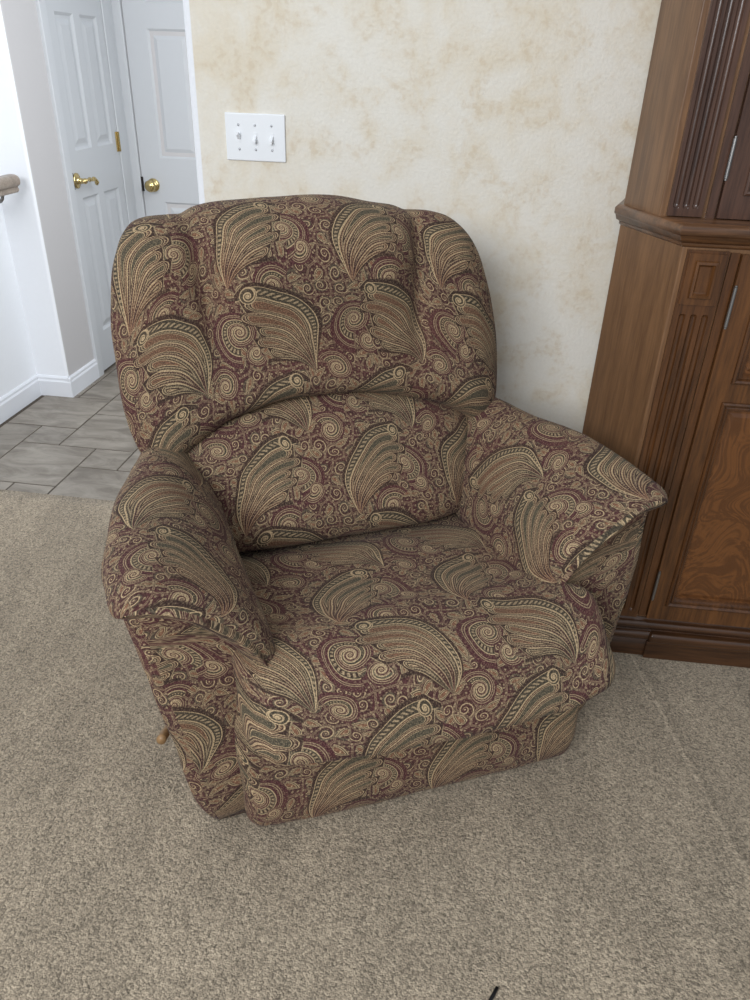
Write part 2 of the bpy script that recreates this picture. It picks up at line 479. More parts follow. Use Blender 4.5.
class Cloth:
    """collects UV-mapped grids and welds them into one upholstered part"""
    def __init__(s): s.v = []; s.f = []; s.uv = []
    def grid(s, G, closed=False, ref=None, swap=False, off=(0, 0), flip=False, shift=0):
        ni, nj = len(G), len(G[0])
        base = len(s.v)
        for r in G: s.v.extend([tuple(p) for p in r])
        njj = nj + 1 if closed else nj
        P = lambda i, j: G[i][j % nj]
        ri, rj = ref if ref else (ni // 2, nj // 2)
        U = [[0.0] * njj for _ in range(ni)]; V = [[0.0] * njj for _ in range(ni)]
        for i in range(ni):
            for j in range(rj + 1, njj): U[i][j] = U[i][j - 1] + math.dist(P(i, j), P(i, j - 1))
            for j in range(rj - 1, -1, -1): U[i][j] = U[i][j + 1] - math.dist(P(i, j), P(i, j + 1))
        for j in range(njj):
            for i in range(ri + 1, ni): V[i][j] = V[i - 1][j] + math.dist(P(i, j), P(i - 1, j))
            for i in range(ri - 1, -1, -1): V[i][j] = V[i + 1][j] - math.dist(P(i, j), P(i + 1, j))
        for i in range(ni - 1):
            for j in range(njj - 1):
                q = ((i, j), (i, j + 1), (i + 1, j + 1), (i + 1, j))
                s.f.append([base + a * nj + (b % nj) for a, b in q])
                s.uv.append([((V[a][b], U[a][b]) if swap else (U[a][b], V[a][b])) for a, b in q])
                s.uv[-1] = [((-u if flip else u) + off[0], v + off[1]) for u, v in s.uv[-1]]
    def zipcap(s, ring, fn, lip, bulge):
        """close a wedge-shaped end by bridging its upper edge to its lower edge"""
        n = len(ring); M_ = 7; base = len(s.v); idx = []
        for k in range(lip + 1):
            a = ring[k]; c_ = ring[(n - k) % n] if k < lip else ring[lip]
            row = []
            for j in range(M_ + 1):
                t = j / M_; e = math.sin(PI * t) * math.sin(PI * min(1, k / lip))
                p = [lerp(a[q], c_[q], t) for q in range(3)]; p[1] -= bulge * e
                row.append(len(s.v)); s.v.append(tuple(p))
            idx.append(row)
        for k in range(lip):
            for j in range(M_):
                f = [idx[k][j], idx[k][j + 1], idx[k + 1][j + 1], idx[k + 1][j]]
                s.f.append(f); s.uv.append([fn(s.v[i]) for i in f])
    def cap(s, ring, fn):
        """close an open end: a few rings shrinking to the middle, with flat UVs"""
        n = len(ring); c = tuple(sum(p[k] for p in ring) / n for k in range(3)); prev = None
        for t in (1, .8, .55, .3, .1):
            cur = len(s.v); s.v.extend([tuple(lerp(c[k], p[k], t) for k in range(3)) for p in ring])
            if prev is not None:
                for j in range(n):
                    f = [prev + j, prev + (j + 1) % n, cur + (j + 1) % n, cur + j]
                    s.f.append(f); s.uv.append([fn(s.v[i]) for i in f])
            prev = cur
        s.v.append(c); k = len(s.v) - 1
        for j in range(n):
            f = [prev + j, prev + (j + 1) % n, k]; s.f.append(f); s.uv.append([fn(s.v[i]) for i in f])
    def build(s, name, parent, wob=.004, wscale=7.0, seed=0.0, off=(0, 0)):
        v = []
        for p in s.v:
            q = Vector(p) * wscale + Vector((seed, seed * 1.7, 0))
            d = mnoise.noise_vector(q) * wob + mnoise.noise_vector(q * 2.3) * wob * .45
            v.append(Vector(p) + d)
        me = bpy.data.meshes.new(name); me.from_pydata(v, [], s.f)
        ul = me.uv_layers.new(name='UVMap'); k = 0
        for fu in s.uv:
            for u in fu: ul.data[k].uv = (u[0] + off[0], u[1] + off[1]); k += 1
        bm = bmesh.new(); bm.from_mesh(me)
        bmesh.ops.remove_doubles(bm, verts=bm.verts, dist=2e-5)
        bmesh.ops.dissolve_degenerate(bm, edges=bm.edges, dist=1e-6)
        bmesh.ops.recalc_face_normals(bm, faces=bm.faces)
        bm.to_mesh(me); bm.free()
        for p in me.polygons: p.use_smooth = True
        return link(name, me, M['fabric'], parent)

def coons(bot, right, top, left, n, m):
    """bot/top run left to right, left/right run bottom to top; even in the sine of the parameter"""
    ws = lambda k, N: .5 + .5 * math.sin(PI * (k / (N - 1) - .5))
    B = spline(bot, 401); T = spline(top, 401); Lf = spline(left, 401); R = spline(right, 401)
    at = lambda C, t: C[min(400, int(round(t * 400)))]
    G = []
    for j in range(m):
        t = ws(j, m); row = []
        for i in range(n):
            q = ws(i, n); o = []
            for k in range(2):
                c = (1 - t) * at(B, q)[k] + t * at(T, q)[k] + (1 - q) * at(Lf, t)[k] + q * at(R, t)[k]
                c -= (1 - q) * (1 - t) * B[0][k] + q * (1 - t) * B[-1][k] + (1 - q) * t * T[0][k] + q * t * T[-1][k]
                o.append(c)
            row.append((o[0], o[1], 2 * q - 1, 2 * t - 1))
        G.append(row)
    return G
def pillow(c, G, plane, front, rear, pw=6.0):
    for sgn, fn in ((-1, front), (1, rear)):
        H = []
        for row in G:
            r = []
            for u, z, a, b in row:
                e = math.sqrt(max(0.0, 1 - abs(a) ** pw)) * math.sqrt(max(0.0, 1 - abs(b) ** pw))
                r.append((u, plane(u, z) + sgn * e * fn(u, z, a, b), z))
            H.append(r)
        c.grid(H)
def inset_ring(ring, d):
    n = len(ring); out = []
    area = sum(ring[i][0] * ring[(i + 1) % n][1] - ring[(i + 1) % n][0] * ring[i][1] for i in range(n))
    sg = 1 if area > 0 else -1
    for i in range(n):
        a, b = ring[i - 1], ring[(i + 1) % n]
        tx, ty = b[0] - a[0], b[1] - a[1]; l = math.hypot(tx, ty) or 1
        out.append((ring[i][0] - ty / l * d * sg, ring[i][1] + tx / l * d * sg))
    return out

# ---------------------------------------------------------------- the setting
def wall_poly(name, pts, z0, z1, mat, bev=False):
    bm = bmesh.new(); add_prism(bm, pts, z0, z1)
    return finish(bm, name, mat, None, 'structure')
def arc(cx, cy, r, a0, a1, n=8):
    return [(cx + r * math.cos(math.radians(lerp(a0, a1, k / n))), cy + r * math.sin(math.radians(lerp(a0, a1, k / n)))) for k in range(n + 1)]

WY = 2.20                                # the cream wall
o = wall_poly('wall_back', [(3.4, WY), (3.4, WY + .13)] + arc(-.800, WY + .105, .025, 90, 180, 14) + arc(-.800, WY + .025, .025, 180, 270, 14), 0, 2.6, M['plaster'])
# hall: left wall with its set-back, far wall, hidden right side
o = wall_poly('wall_left', [(-2.2, .9), (-2.03, .9), (-2.03, 3.115)] + arc(-1.885, 3.13, .015, 270, 330, 10) + [(-2.2, 3.1225)], -.01, 2.6, M['lit_white_wall'])
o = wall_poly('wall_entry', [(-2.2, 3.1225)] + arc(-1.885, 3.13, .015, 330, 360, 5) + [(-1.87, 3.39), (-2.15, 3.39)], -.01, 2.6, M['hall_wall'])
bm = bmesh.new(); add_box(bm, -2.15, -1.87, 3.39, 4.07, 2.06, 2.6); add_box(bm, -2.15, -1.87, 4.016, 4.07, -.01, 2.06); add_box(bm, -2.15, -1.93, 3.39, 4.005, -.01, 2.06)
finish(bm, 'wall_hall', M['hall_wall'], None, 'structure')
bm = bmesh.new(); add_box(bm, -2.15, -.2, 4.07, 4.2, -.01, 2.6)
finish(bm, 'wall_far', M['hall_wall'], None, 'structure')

bm = bmesh.new()
nx, ny = 70, 60
gv = [[bm.verts.new((lerp(-2.03, 3.4, i / nx), lerp(-1.2, 2.215, j / ny), 0)) for i in range(nx + 1)] for j in range(ny + 1)]
for j in range(ny):
    for i in range(nx): bm.faces.new((gv[j][i], gv[j][i + 1], gv[j + 1][i + 1], gv[j + 1][i]))
for i in range(nx):                      # turned-down edge at the tile
    a, b = gv[ny][i], gv[ny][i + 1]
    bm.faces.new((a, b, bm.verts.new((b.co.x, 2.222, -.012)), bm.verts.new((a.co.x, 2.222, -.012))))
bmesh.ops.remove_doubles(bm, verts=bm.verts, dist=1e-5)
finish(bm, 'floor', M['carpet'], None, 'structure', smooth=True)

# stone tiles of mixed sizes on a 0.165 m module
S = .165; X0 = -2.0; Y0 = 2.12
cells = {}; rects = []
def put(i, j, w, h):
    if any((i + a, j + b) in cells for a in range(w) for b in range(h)): return False
    for a in range(w):
        for b in range(h): cells[(i + a, j + b)] = 1
    rects.append((i, j, w, h)); return True
for r in ((0, 4, 2, 2), (1, 3, 1, 1), (1, 1, 2, 2), (2, 3, 2, 2), (3, 2, 1, 1), (3, 0, 2, 2), (2, 0, 1, 1), (0, 2, 1, 2), (0, 0, 2, 1), (0, 1, 1, 1), (1, 6, 1, 2), (0, 6, 1, 1), (2, 5, 1, 1), (3, 5, 2, 2), (2, 6, 1, 1), (4, 2, 1, 2)): put(*r)
for j in range(0, 12):
    for i in range(0, 11):
        if (i, j) in cells: continue
        for w, h in random.sample([(2, 2), (2, 1), (1, 2), (2, 2), (2, 3)], 4) + [(1, 1)]:
            if i + w <= 11 and j + h <= 12 and put(i, j, w, h): break
bm = bmesh.new(); g = .0028
for i, j, w, h in rects:
    add_box(bm, X0 + i * S + g, X0 + (i + w) * S - g, Y0 + j * S + g, Y0 + (j + h) * S - g, -.03, -.006)
add_box(bm, -2.03, X0 + 11 * S, Y0, 4.07, -.04, -.009, 1)
o = finish(bm, 'floor_hall', [M['tile'], M['grout']], None, 'structure', bev=.0015, seg=1)

def baseboard(name, a, b, n, ext=0.0):
    """a run of moulded skirting from a to b, standing out along n"""
    a = Vector((*a, 0)); b = Vector((*b, 0)); n = Vector((*n, 0))
    prof = [(0, -.008), (.013, -.008), (.013, .066), (.009, .074), (.009, .084), (.004, .092), (0, .092)]
    bm = bmesh.new()
    A = [bm.verts.new(a + n * d + Vector((0, 0, z))) for d, z in prof]; B = [bm.verts.new(b + n * d + Vector((0, 0, z))) for d, z in prof]
    for k in range(len(prof)): bm.faces.new((A[k], A[(k + 1) % 7], B[(k + 1) % 7], B[k]))
    bm.faces.new(A); bm.faces.new(B[::-1])
    return finish(bm, name, M['trim'], None, 'structure')
baseboard('baseboard_left', (-2.03, .9), (-2.03, 3.115), (1, 0))
baseboard('baseboard_return', (-2.03, 3.115), (-1.8575, 3.115), (0, -1))
baseboard('baseboard_hall', (-1.87, 3.1035), (-1.87, 3.385), (1, 0))
baseboard('baseboard_back', (-.80, WY), (3.4, WY), (0, -1))
baseboard('baseboard_far', (-1.02, 4.07), (-.2, 4.07), (0, -1))

def casing(name, pts):
    bm = bmesh.new()
    for b in pts: add_box(bm, *b)
    return finish(bm, name, M['hall_trim'], None, 'structure', bev=.004)
casing('trim_1', [(-1.93, -1.855, 3.375, 3.428, -.008, 2.06), (-1.93, -1.855, 3.940, 4.004, -.008, 2.06), (-1.93, -1.862, 4.016, 4.058, -.008, 2.06), (-1.93, -1.855, 3.375, 4.058, 2.06, 2.115)])
casing('trim_2', [(-1.866, -1.818, 4.052, 4.09, -.008, 2.06), (-1.095, -1.035, 4.052, 4.09, -.008, 2.06), (-1.866, -1.035, 4.052, 4.09, 2.06, 2.115)])

def panel_door(name, origin, ex, ey, W, Ht, cols, rows):
    """moulded panel door; ex along the width, ey out of the face"""
    o = Vector(origin); ex = Vector(ex); ey = Vector(ey); ez = Vector((0, 0, 1))
    bm = bmesh.new(); cache = {}
    def V(x, z, h=0.0):
        k = (round(x, 4), round(z, 4), round(h, 4))
        if k not in cache: cache[k] = bm.verts.new(o + ex * x + ez * z + ey * h)
        return cache[k]
    xs = sorted({0, W, *[c for p in cols for c in p]}); zs = sorted({.006, Ht, *[r for p in rows for r in p]})
    for xa, xb in zip(xs, xs[1:]):
        for za, zb in zip(zs, zs[1:]):
            if (xa, xb) in cols and (za, zb) in rows:
                prof = ((0, 0), (.012, -.010), (.022, -.010), (.045, -.002))
                R = [[V(xa + i, za + i, h), V(xb - i, za + i, h), V(xb - i, zb - i, h), V(xa + i, zb - i, h)] for i, h in prof]
                for a, b in zip(R, R[1:]):
                    for k in range(4): bm.faces.new((a[k], a[(k + 1) % 4], b[(k + 1) % 4], b[k]))
                bm.faces.new(R[-1])
            else: bm.faces.new((V(xa, za), V(xb, za), V(xb, zb), V(xa, zb)))
    q = [V(0, .006), V(W, .006), V(W, Ht), V(0, Ht)]; r = [V(0, .006, -.036), V(W, .006, -.036), V(W, Ht, -.036), V(0, Ht, -.036)]
    bm.faces.new(r[::-1])
    bmesh.ops.recalc_face_normals(bm, faces=bm.faces)
    for a, b in ((0, 1), (1, 2), (2, 3), (3, 0)):
        try: bm.faces.new((r[a], r[b], bm.verts.new(q[b].co), bm.verts.new(q[a].co)))
        except ValueError: pass
    bmesh.ops.remove_doubles(bm, verts=bm.verts, dist=1e-5)
    return finish(bm, name, M['door'], None, 'structure')
d1 = panel_door('door_1', (-1.862, 3.431, 0), (0, 1, 0), (1, 0, 0), .505, 2.05, [(.065, .225), (.285, .445)], [(.2, .83), (1.03, 1.56), (1.66, 1.93)])
d2 = panel_door('door_2', (-1.812, 4.062, 0), (1, 0, 0), (0, -1, 0), .71, 2.05, [(.11, .325), (.39, .60)], [(.2, .74), (.955, 1.525), (1.63, 1.93)])
# lever handle on door_1: rose, neck and a curled lever
bm = bmesh.new()
hy, hz = 3.462, .908
add_lathe(bm, (-1.862, hy, hz), (1, 0, 0), [(0, .0), (0, .033), (.006, .033), (.010, .026), (.012, .014), (.035, .011), (.045, .013), (.050, .008), (.052, 0)])
lv = [(-1.818, hy, hz), (-1.816, hy + .03, hz + .004), (-1.815, hy + .06, hz - .002), (-1.815, hy + .085, hz + .002), (-1.815, hy + .098, hz - .006), (-1.817, hy + .105, hz - .018), (-1.819, hy + .10, hz - .026)]
add_tube(bm, spline(lv, 24), [.011 - .005 * abs(math.sin(k * .45)) for k in range(24)], 12)
h = finish(bm, 'door_handle', M['brass'], d1, None, smooth=True); h['label'] = 'brass lever door handle'
bm = bmesh.new(); add_box(bm, -1.8625, -1.8605, 3.4305, 3.4405, hz - .035, hz + .035)
finish(bm, 'latch_plate', M['dark'], d1)
for z in (.25, 1.035, 1.8):
    bm = bmesh.new(); add_tube(bm, [(-1.857, 3.938, z - .045), (-1.857, 3.938, z + .045)], .006, 10)
    add_box(bm, -1.862, -1.8595, 3.912, 3.938, z - .045, z + .045)
    h = finish(bm, 'door_hinge', M['brass'], d1)
bm = bmesh.new()
add_lathe(bm, (-1.752, 4.062, .822), (0, -1, 0), [(0, 0), (0, .033), (.005, .033), (.009, .022), (.014, .012), (.028, .012), (.034, .022), (.042, .028), (.052, .029), (.060, .024), (.065, .012), (.066, 0)], 24)
h = finish(bm, 'door_knob', M['brass'], d2, None, smooth=True); h['label'] = 'round brass door knob'
bm = bmesh.new(); add_box(bm, -1.8175, -1.806, 4.057, 4.0635, .79, .86)
finish(bm, 'latch_plate', M['dark'], d2)

# ---------------------------------------------------------------- light switch
sw = thing('light_switch', 'white three-gang light switch plate on the cream wall above the recliner', 'light switch', (-.641, WY, 1.222))
bm = bmesh.new(); add_box(bm, -.0835, .0835, -.006, 0, -.059, .059)
finish(bm, 'switch_plate', M['plastic'], sw, bev=.004, seg=3)
for k, dx in enumerate((-.046, 0, .046)):
    bm = bmesh.new(); add_box(bm, dx - .0055, dx + .0055, -.0068, -.005, -.0125, .0125)
    s_ = 1 if k == 0 else -1
    b0 = [bm.verts.new((dx + x, -.0065, z)) for x, z in ((-.0045, -.006), (.0045, -.006), (.0045, .006), (-.0045, .006))]
    b1 = [bm.verts.new((dx + x, -.021, z + s_ * .010)) for x, z in ((-.0035, -.004), (.0035, -.004), (.0035, .004), (-.0035, .004))]
    for i in range(4): bm.faces.new((b0[i], b0[(i + 1) % 4], b1[(i + 1) % 4], b1[i]))
    bm.faces.new(b1)
    finish(bm, 'toggle', M['plastic'], sw, bev=.0008)
    for dz in (-.030, .030):
        bm = bmesh.new(); add_lathe(bm, (dx, -.0055, dz), (0, -1, 0), [(0, 0), (0, .0036), (.001, .0034), (.0016, .002), (.0017, 0)], 12)
        finish(bm, 'screw', M['slot'], sw, smooth=True)

# ---------------------------------------------------------------- handrail
hr = thing('handrail', 'greyish wooden stair handrail ending on the white wall at the left edge', 'handrail', (-1.915, 3.06, 0))
bm = bmesh.new()
prof = spline([(-.028, 0), (-.03, .022), (-.016, .036), (.016, .036), (.03, .022), (.028, 0), (.014, -.012), (.016, -.03), (-.016, -.03), (-.014, -.012)], 30, True)
R = []
for y, k in ((-1.9, 1), (-.012, 1), (-.004, .92), (0, .75)): R.append([bm.verts.new((x * k, y,   .942 + z * k)) for x, z in prof])
for a, b in zip(R, R[1:]):
    for k in range(30): bm.faces.new((a[k], a[(k + 1) % 30], b[(k + 1) % 30], b[k]))
bm.faces.new(R[0]); bm.faces.new(R[-1][::-1])
finish(bm, 'rail', M['rail'], hr, smooth=False)
for y in (-.10, -.85):
    bm = bmesh.new(); add_tube(bm, spline([(-.115, y, .882), (-.03, y, .882), (-.005, y, .897), (0, y, .922)], 12), .007, 10)
    add_lathe(bm, (-.1145, y, .882), (1, 0, 0), [(0, 0), (0, .028), (.004, .026), (.006, .012)], 18)
    finish(bm, 'bracket', M['steel'], hr, smooth=True)

# ---------------------------------------------------------------- armoire
ARZ = math.radians(1.5)
ar = thing('armoire', 'tall dark wood armoire with fluted pilasters and panelled doors against the cream wall', 'armoire', (.414, 1.70, 0), ARZ)
AW = 1.46
def foot(off, y0=0.0, x0=0.0, bx=-.091, by=.2325):
    """plan outline of a cabinet stage grown outward by off"""
    return [(x0 - off * .82, y0 - off), (AW - x0 + off * .82, y0 - off), (AW - bx + off, by), (AW - bx - .055, .455), (bx + .055, .455), (bx - off, by)]
def stage(name, off, z0, z1, mat, bev=0.0, **k):
    bm = bmesh.new(); add_prism(bm, foot(off, **k), z0, z1)
    return finish(bm, name, mat, ar, bev=bev)
def ring_moulding(name, prof, mat, **k):
    """stacked outlines: prof = (offset, z) from bottom to top"""
    bm = bmesh.new(); rings = [[bm.verts.new((x, y, z)) for x, y in foot(o_, **k)] for o_, z in prof]
    for a, b in zip(rings, rings[1:]):
        for i in range(6): bm.faces.new((a[i], a[(i + 1) % 6], b[(i + 1) % 6], b[i]))
    bm.faces.new(rings[0][::-1]); bm.faces.new(rings[-1])
    return finish(bm, name, mat, ar, bev=.0012, seg=2, ang=60)
def half_round(z0, z1, o0, o1, n=6):
    return [(lerp(o0, o1, math.sin(PI * k / n)), lerp(z0, z1, .5 - .5 * math.cos(PI * k / n))) for k in range(n + 1)]
stage('lower_cabinet', 0, .06, 1.094, M['wood_side'], bev=.003)
ring_moulding('base_moulding', [(.010, 0), (.012, .058)] + half_round(.060, .088, .010, .022) + [(.010, .091)] + half_round(.093, .118, .006, .017) + [(.003, .124), (0, .128)], M['wood_h'])
bm = bmesh.new(); add_box(bm, .135, AW - .135, -.021, .0, .0, .0575)
finish(bm, 'plinth_block', M['wood_h'], ar, bev=.002)
bm = bmesh.new(); add_box(bm, .135, AW - .135, -.032, .0, .060, .089)
finish(bm, 'base_bead', M['wood_h'], ar, bev=.010, seg=4)
ring_moulding('waist_moulding', [(0, 1.092), (.004, 1.096), (.004, 1.101), (.012, 1.105), (.015, 1.115), (.019, 1.119), (.019, 1.131), (.013, 1.137), (-.02, 1.138)], M['wood_waist'])
UP = dict(y0=.092, x0=-.040, bx=-.091, by=.2325)
stage('upper_cabinet', 0, 1.132, 2.12, M['wood_side'], bev=.003, **UP)
ring_moulding('cornice', [(0, 2.10), (.01, 2.11), (.015, 2.13), (.05, 2.17), (.06, 2.175), (.06, 2.20), (0, 2.21)], M['wood_h'], **UP)

def pilaster(name, x0, x1, yf, z0, z1, flutes, fz0, fz1, mirror=False, mat='wood_warm'):
    """upright board with half-round channels, cut as real grooves with rounded ends"""
    bm = bmesh.new()
    N = 64; r = .0068; th = .010
    xs = sorted({round(lerp(x0, x1, k / N), 5) for k in range(N + 1)} | {round(f + r * q, 5) for f in flutes for q in (-1, -.92, -.7, -.35, 0, .35, .7, .92, 1)})
    zs = [z0] + [lerp(fz0 - .008, fz0 + .012, k / 10) for k in range(11)] + [lerp(fz1 - .012, fz1 + .008, k / 10) for k in range(11)] + [z1]
    def dep(x, z):
        for f in flutes:
            zz = min(max(z, fz0 + r), fz1 - r)
            d = math.hypot(x - f, z - zz)
            if d < r: return math.sqrt(r * r - d * d) * .95
        return 0
    X = (lambda x: AW - x) if mirror else (lambda x: x)
    G = [[bm.verts.new((X(x), yf - th + dep(x, z), z)) for x in xs] for z in zs]
    for j in range(len(zs) - 1):
        for i in range(len(xs) - 1): bm.faces.new((G[j][i], G[j][i + 1], G[j + 1][i + 1], G[j + 1][i]))
    def side(vs):
        bk = [bm.verts.new((v.co.x, yf + .001, v.co.z)) for v in vs]
        for a in range(len(vs) - 1): bm.faces.new((vs[a], vs[a + 1], bk[a + 1], bk[a]))
    side([r_[0] for r_ in G]); side([r_[-1] for r_ in G]); side(G[0]); side(G[-1])
    bmesh.ops.remove_doubles(bm, verts=bm.verts, dist=1e-6)
    o = finish(bm, name, M[mat], ar)
    for p in o.data.polygons: p.use_smooth = True
    o.data.set_sharp_from_angle(angle=math.radians(40))
    return o
ey = Vector((0, -1, 0)); ex = Vector((1, 0, 0)); ez = Vector((0, 0, 1))
for mir in (False, True):
    pl = pilaster('pilaster', .010, .094, 0, .130, 1.088, (.028, .052, .076), .150, .955, mir)
    xa, xb = (.014, .090) if not mir else (AW - .090, AW - .014)
    bm = bmesh.new()
    rr = add_frame(bm, Vector((0, -.010, 0)), ex, ez, ey, xa, xb, .976, 1.083, [(0, 0), (0, .004), (.014, .004), (.016, .011), (.021, .012), (.025, .004), (.027, .002)])
    bm.faces.new(rr[-1])
    finish(bm, 'square_panel', M['wood'], pl)
    pu = pilaster('pilaster', -.026, .046, .092, 1.140, 2.09, (-.011, .009, .029), 1.156, 2.07, mir, 'wood_dark')
def cab_door(x0, x1, z0, z1, yf, panels, hinge_x, hinges, mat_panel, mirror=False):
    d = 'door'
    bm = bmesh.new()
    # a slab with real openings where the panels sit
    xs = sorted({x0, x1, *[v for p in panels for v in p[:2]]}); zs = sorted({z0, z1, *[v for p in panels for v in p[2:]]})
    for xa, xb in zip(xs, xs[1:]):
        for za, zb in zip(zs, zs[1:]):
            if any(p[0] <= xa and xb <= p[1] and p[2] <= za and zb <= p[3] for p in panels): continue
            add_box(bm, xa, xb, yf - .016, yf - .001, za, zb)
    bmesh.ops.remove_doubles(bm, verts=bm.verts, dist=1e-5)
    door = finish(bm, d, M['wood'] if mat_panel == 'burl' else M['wood_dark'], ar)
    for xa, xb, za, zb in panels:
        bm = bmesh.new()
        add_frame(bm, Vector((0, yf - .016, 0)), ex, ez, ey, xa - .003, xb + .003, za - .003, zb + .003,
                  [(0, 0), (.001, .005), (.005, .0075), (.009, .005), (.011, .001), (.014, .003), (.018, .003), (.021, -.004), (.024, -.012)])
        f = finish(bm, 'panel_moulding', M['wood_warm' if mat_panel == 'burl' else 'wood_dark'], door)
        bm = bmesh.new()
        if mat_panel == 'burl':
            rr = add_frame(bm, Vector((0, yf - .006, 0)), ex, ez, ey, xa + .001, xb - .001, za + .001, zb - .001, [(0, -.004), (0, 0), (.025, 0), (.034, .003)])
            bm.faces.new(rr[-1])
            finish(bm, 'panel', M['burl'], door)
        else:
            add_box(bm, xa - .001, xb + .001, yf - .008, yf - .005, za - .001, zb + .001)
            finish(bm, 'glass_pane', M['glass'], door)
    for hz0, hz1 in hinges:
        bm = bmesh.new(); add_tube(bm, [(hinge_x, yf - .017, hz0), (hinge_x, yf - .017, hz1)], .0038, 10)
        for q in (hz0 - .004, hz1 + .001): add_lathe(bm, (hinge_x, yf - .017, q), (0, 0, 1), [(0, 0), (0, .003), (.003, .003), (.003, 0)], 8)
        finish(bm, 'hinge', M['steel'], door)
    return door
mid = AW / 2
for sgn in (0, 1):
    X = (lambda a, b: (a, b)) if sgn == 0 else (lambda a, b: (AW - b, AW - a))
    cab_door(*X(.119, mid - .002), .134, 1.085, 0, [(*X(.160, mid - .05), .184, .760), (*X(.168, mid - .05), .810, 1.035)], .121 if not sgn else AW - .121, [(.934, 1.019), (.20, .285)], 'burl')
    cab_door(*X(.076, mid - .002), 1.140, 2.08, .092, [(*X(.120, mid - .045), 1.190, 2.03)], .075 if not sgn else AW - .075, [(1.219, 1.295), (1.90, 1.98)], 'glass')
    bm = bmesh.new(); add_box(bm, *X(.0985, .117), -.006, .001, .134, 1.086)
    finish(bm, 'stile', M['wood_warm'], ar)
    bm = bmesh.new(); add_box(bm, *X(.056, .073), .084, .093, 1.138, 2.09)
    finish(bm, 'stile', M['wood_dark'], ar)

# ---------------------------------------------------------------- recliner
rc = thing('recliner', 'overstuffed burgundy and tan paisley recliner standing on the beige carpet', 'armchair', (-.03476, 1.13596, 0), math.radians(29))

# upper back cushion
left = [(-.425, .60), (-.458, .645), (-.476, .727), (-.479, .823), (-.474, .925), (-.462, 1.0), (-.440, 1.066), (-.424, 1.092)]
top = [(-.424, 1.092), (-.402, 1.110), (-.368, 1.121), (-.325, 1.124), (-.300, 1.124), (-.265, 1.137), (-.18, 1.147), (-.05, 1.150), (.066, 1.145), (.161, 1.132), (.200, 1.119), (.222, 1.117), (.26, 1.114), (.297, 1.104), (.326, 1.086)]
right = [(.398, .60), (.428, .65), (.438, .70), (.432, .822), (.406, .943), (.371, 1.033), (.326, 1.086)]
bot = [(-.425, .60), (-.385, .60), (-.349, .634), (-.29, .676), (-.243, .701), (-.15, .724), (-.057, .730), (.039, .727), (.138, .710), (.242, .683), (.323, .645), (.36, .61), (.398, .60)]
G = coons(bot, right, top, left, 81, 65)
bplane = lambda u, z: .585 + (z - .7) * .20
def bfront(u, z, a, b):
    t = (b + 1) / 2
    cl, cr = lerp(-.245, -.300, t), lerp(.19, .212, t)
    fade = smooth01((t - .12) / .6)
    g = math.exp(-((u - cl) / .020) ** 2) + math.exp(-((u - cr) / .020) ** 2)
    mid_ = smooth01((u - cl) / .10) * smooth01((cr - u) / .10)
    wing = .012 * math.exp(-((abs(u + .02) - .36) / .06) ** 2)
    return .078 - .034 * g * fade + .020 * mid_ * (.4 + .6 * fade) + wing + .018 * math.exp(-((t - .72) / .22) ** 2) * mid_ + .012 * math.exp(-((t - .10) / .10) ** 2)
c = Cloth(); pillow(c, G, bplane, bfront, lambda u, z, a, b: .10)
c.build('back_cushion', rc, .005, 6, 1, off=(.06, .02))

# lumbar cushion
bot = [(-.335, .415), (-.15, .408), (0, .408), (.15, .408), (.315, .415)]
top = [(-.372, .635), (-.29, .690), (-.15, .738), (-.03, .748), (.10, .735), (.24, .696), (.350, .640)]
left = [(-.335, .415), (-.355, .51), (-.372, .635)]; right = [(.315, .415), (.336, .51), (.350, .640)]
G = coons(bot, right, top, left, 61, 57)
c = Cloth()
pillow(c, G, lambda u, z: .475 + (z - .43) * .36, lambda u, z, a, b: .060 + .026 * (1 - a * a) * (1 - b * b) + .022 * smooth01((.2 - b) / .8), lambda u, z, a, b: .07, 5)
c.build('lumbar_cushion', rc, .005, 7, 2, off=(.10, .17))

# seat cushion: one profile swept across the width, wider in front of the arms
prof = [(.02, .300), (-.030, .316), (-.080, .316), (-.102, .318), (-.108, .328), (-.097, .356), (-.076, .398), (-.045, .438), (.002, .466), (.065, .470), (.125, .455), (.19, .438), (.28, .428), (.36, .422), (.44, .405), (.50, .395), (.53, .38), (.50, .36), (.36, .33), (.2, .31), (.09, .303)]
ring = spline(prof, 84, True)
def seat_x(w): return lerp(.372, .312, smooth01((w - .045) / .07))
rr = .020
def seat_row(t, ins):
    R2 = inset_ring(ring, ins) if ins > 0 else ring
    row = []
    for (w, z), (w0, z0) in zip(R2, ring):
        u = t * seat_x(w0); q = abs(t)
        ww = w - .055 * (u + .30) / .76 * smooth01((.28 - w0) / .28)
        low = smooth01((.42 - z0) / .10) * smooth01((.10 - w0) / .1)
        zz = z + (.050 if u > 0 else .020) * q ** 2.6 * low - .004 * low + .012 * (1 - q * q) * smooth01((z0 - .40) / .03)
        ww += .045 * max(0.0, (q - .86) / .14) ** 2 * smooth01((.06 - w0) / .10)
        ww -= .020 * (1 - q ** 4) * smooth01((.05 - w0) / .08)
        row.append((u + .002, ww, zz))
    return row
def sweep_params(rr, half, n_mid):
    L = []
    for k in range(7):
        th = PI / 2 * (1 - k / 6); L.append((-(1 - rr * (1 - math.sin(th)) / half), rr * (1 - math.cos(th))))
    for k in range(1, n_mid): L.append((lerp(-1, 1, k / n_mid) * (1 - rr / half), 0.0))
    for k in range(7):
        th = PI / 2 * k / 6; L.append(((1 - rr * (1 - math.sin(th)) / half), rr * (1 - math.cos(th))))
    return L
G = [seat_row(t, i) for t, i in sweep_params(rr, .385, 36)]
c = Cloth(); c.grid(G, True, ref=(len(G) // 2, 0), swap=True, flip=False)
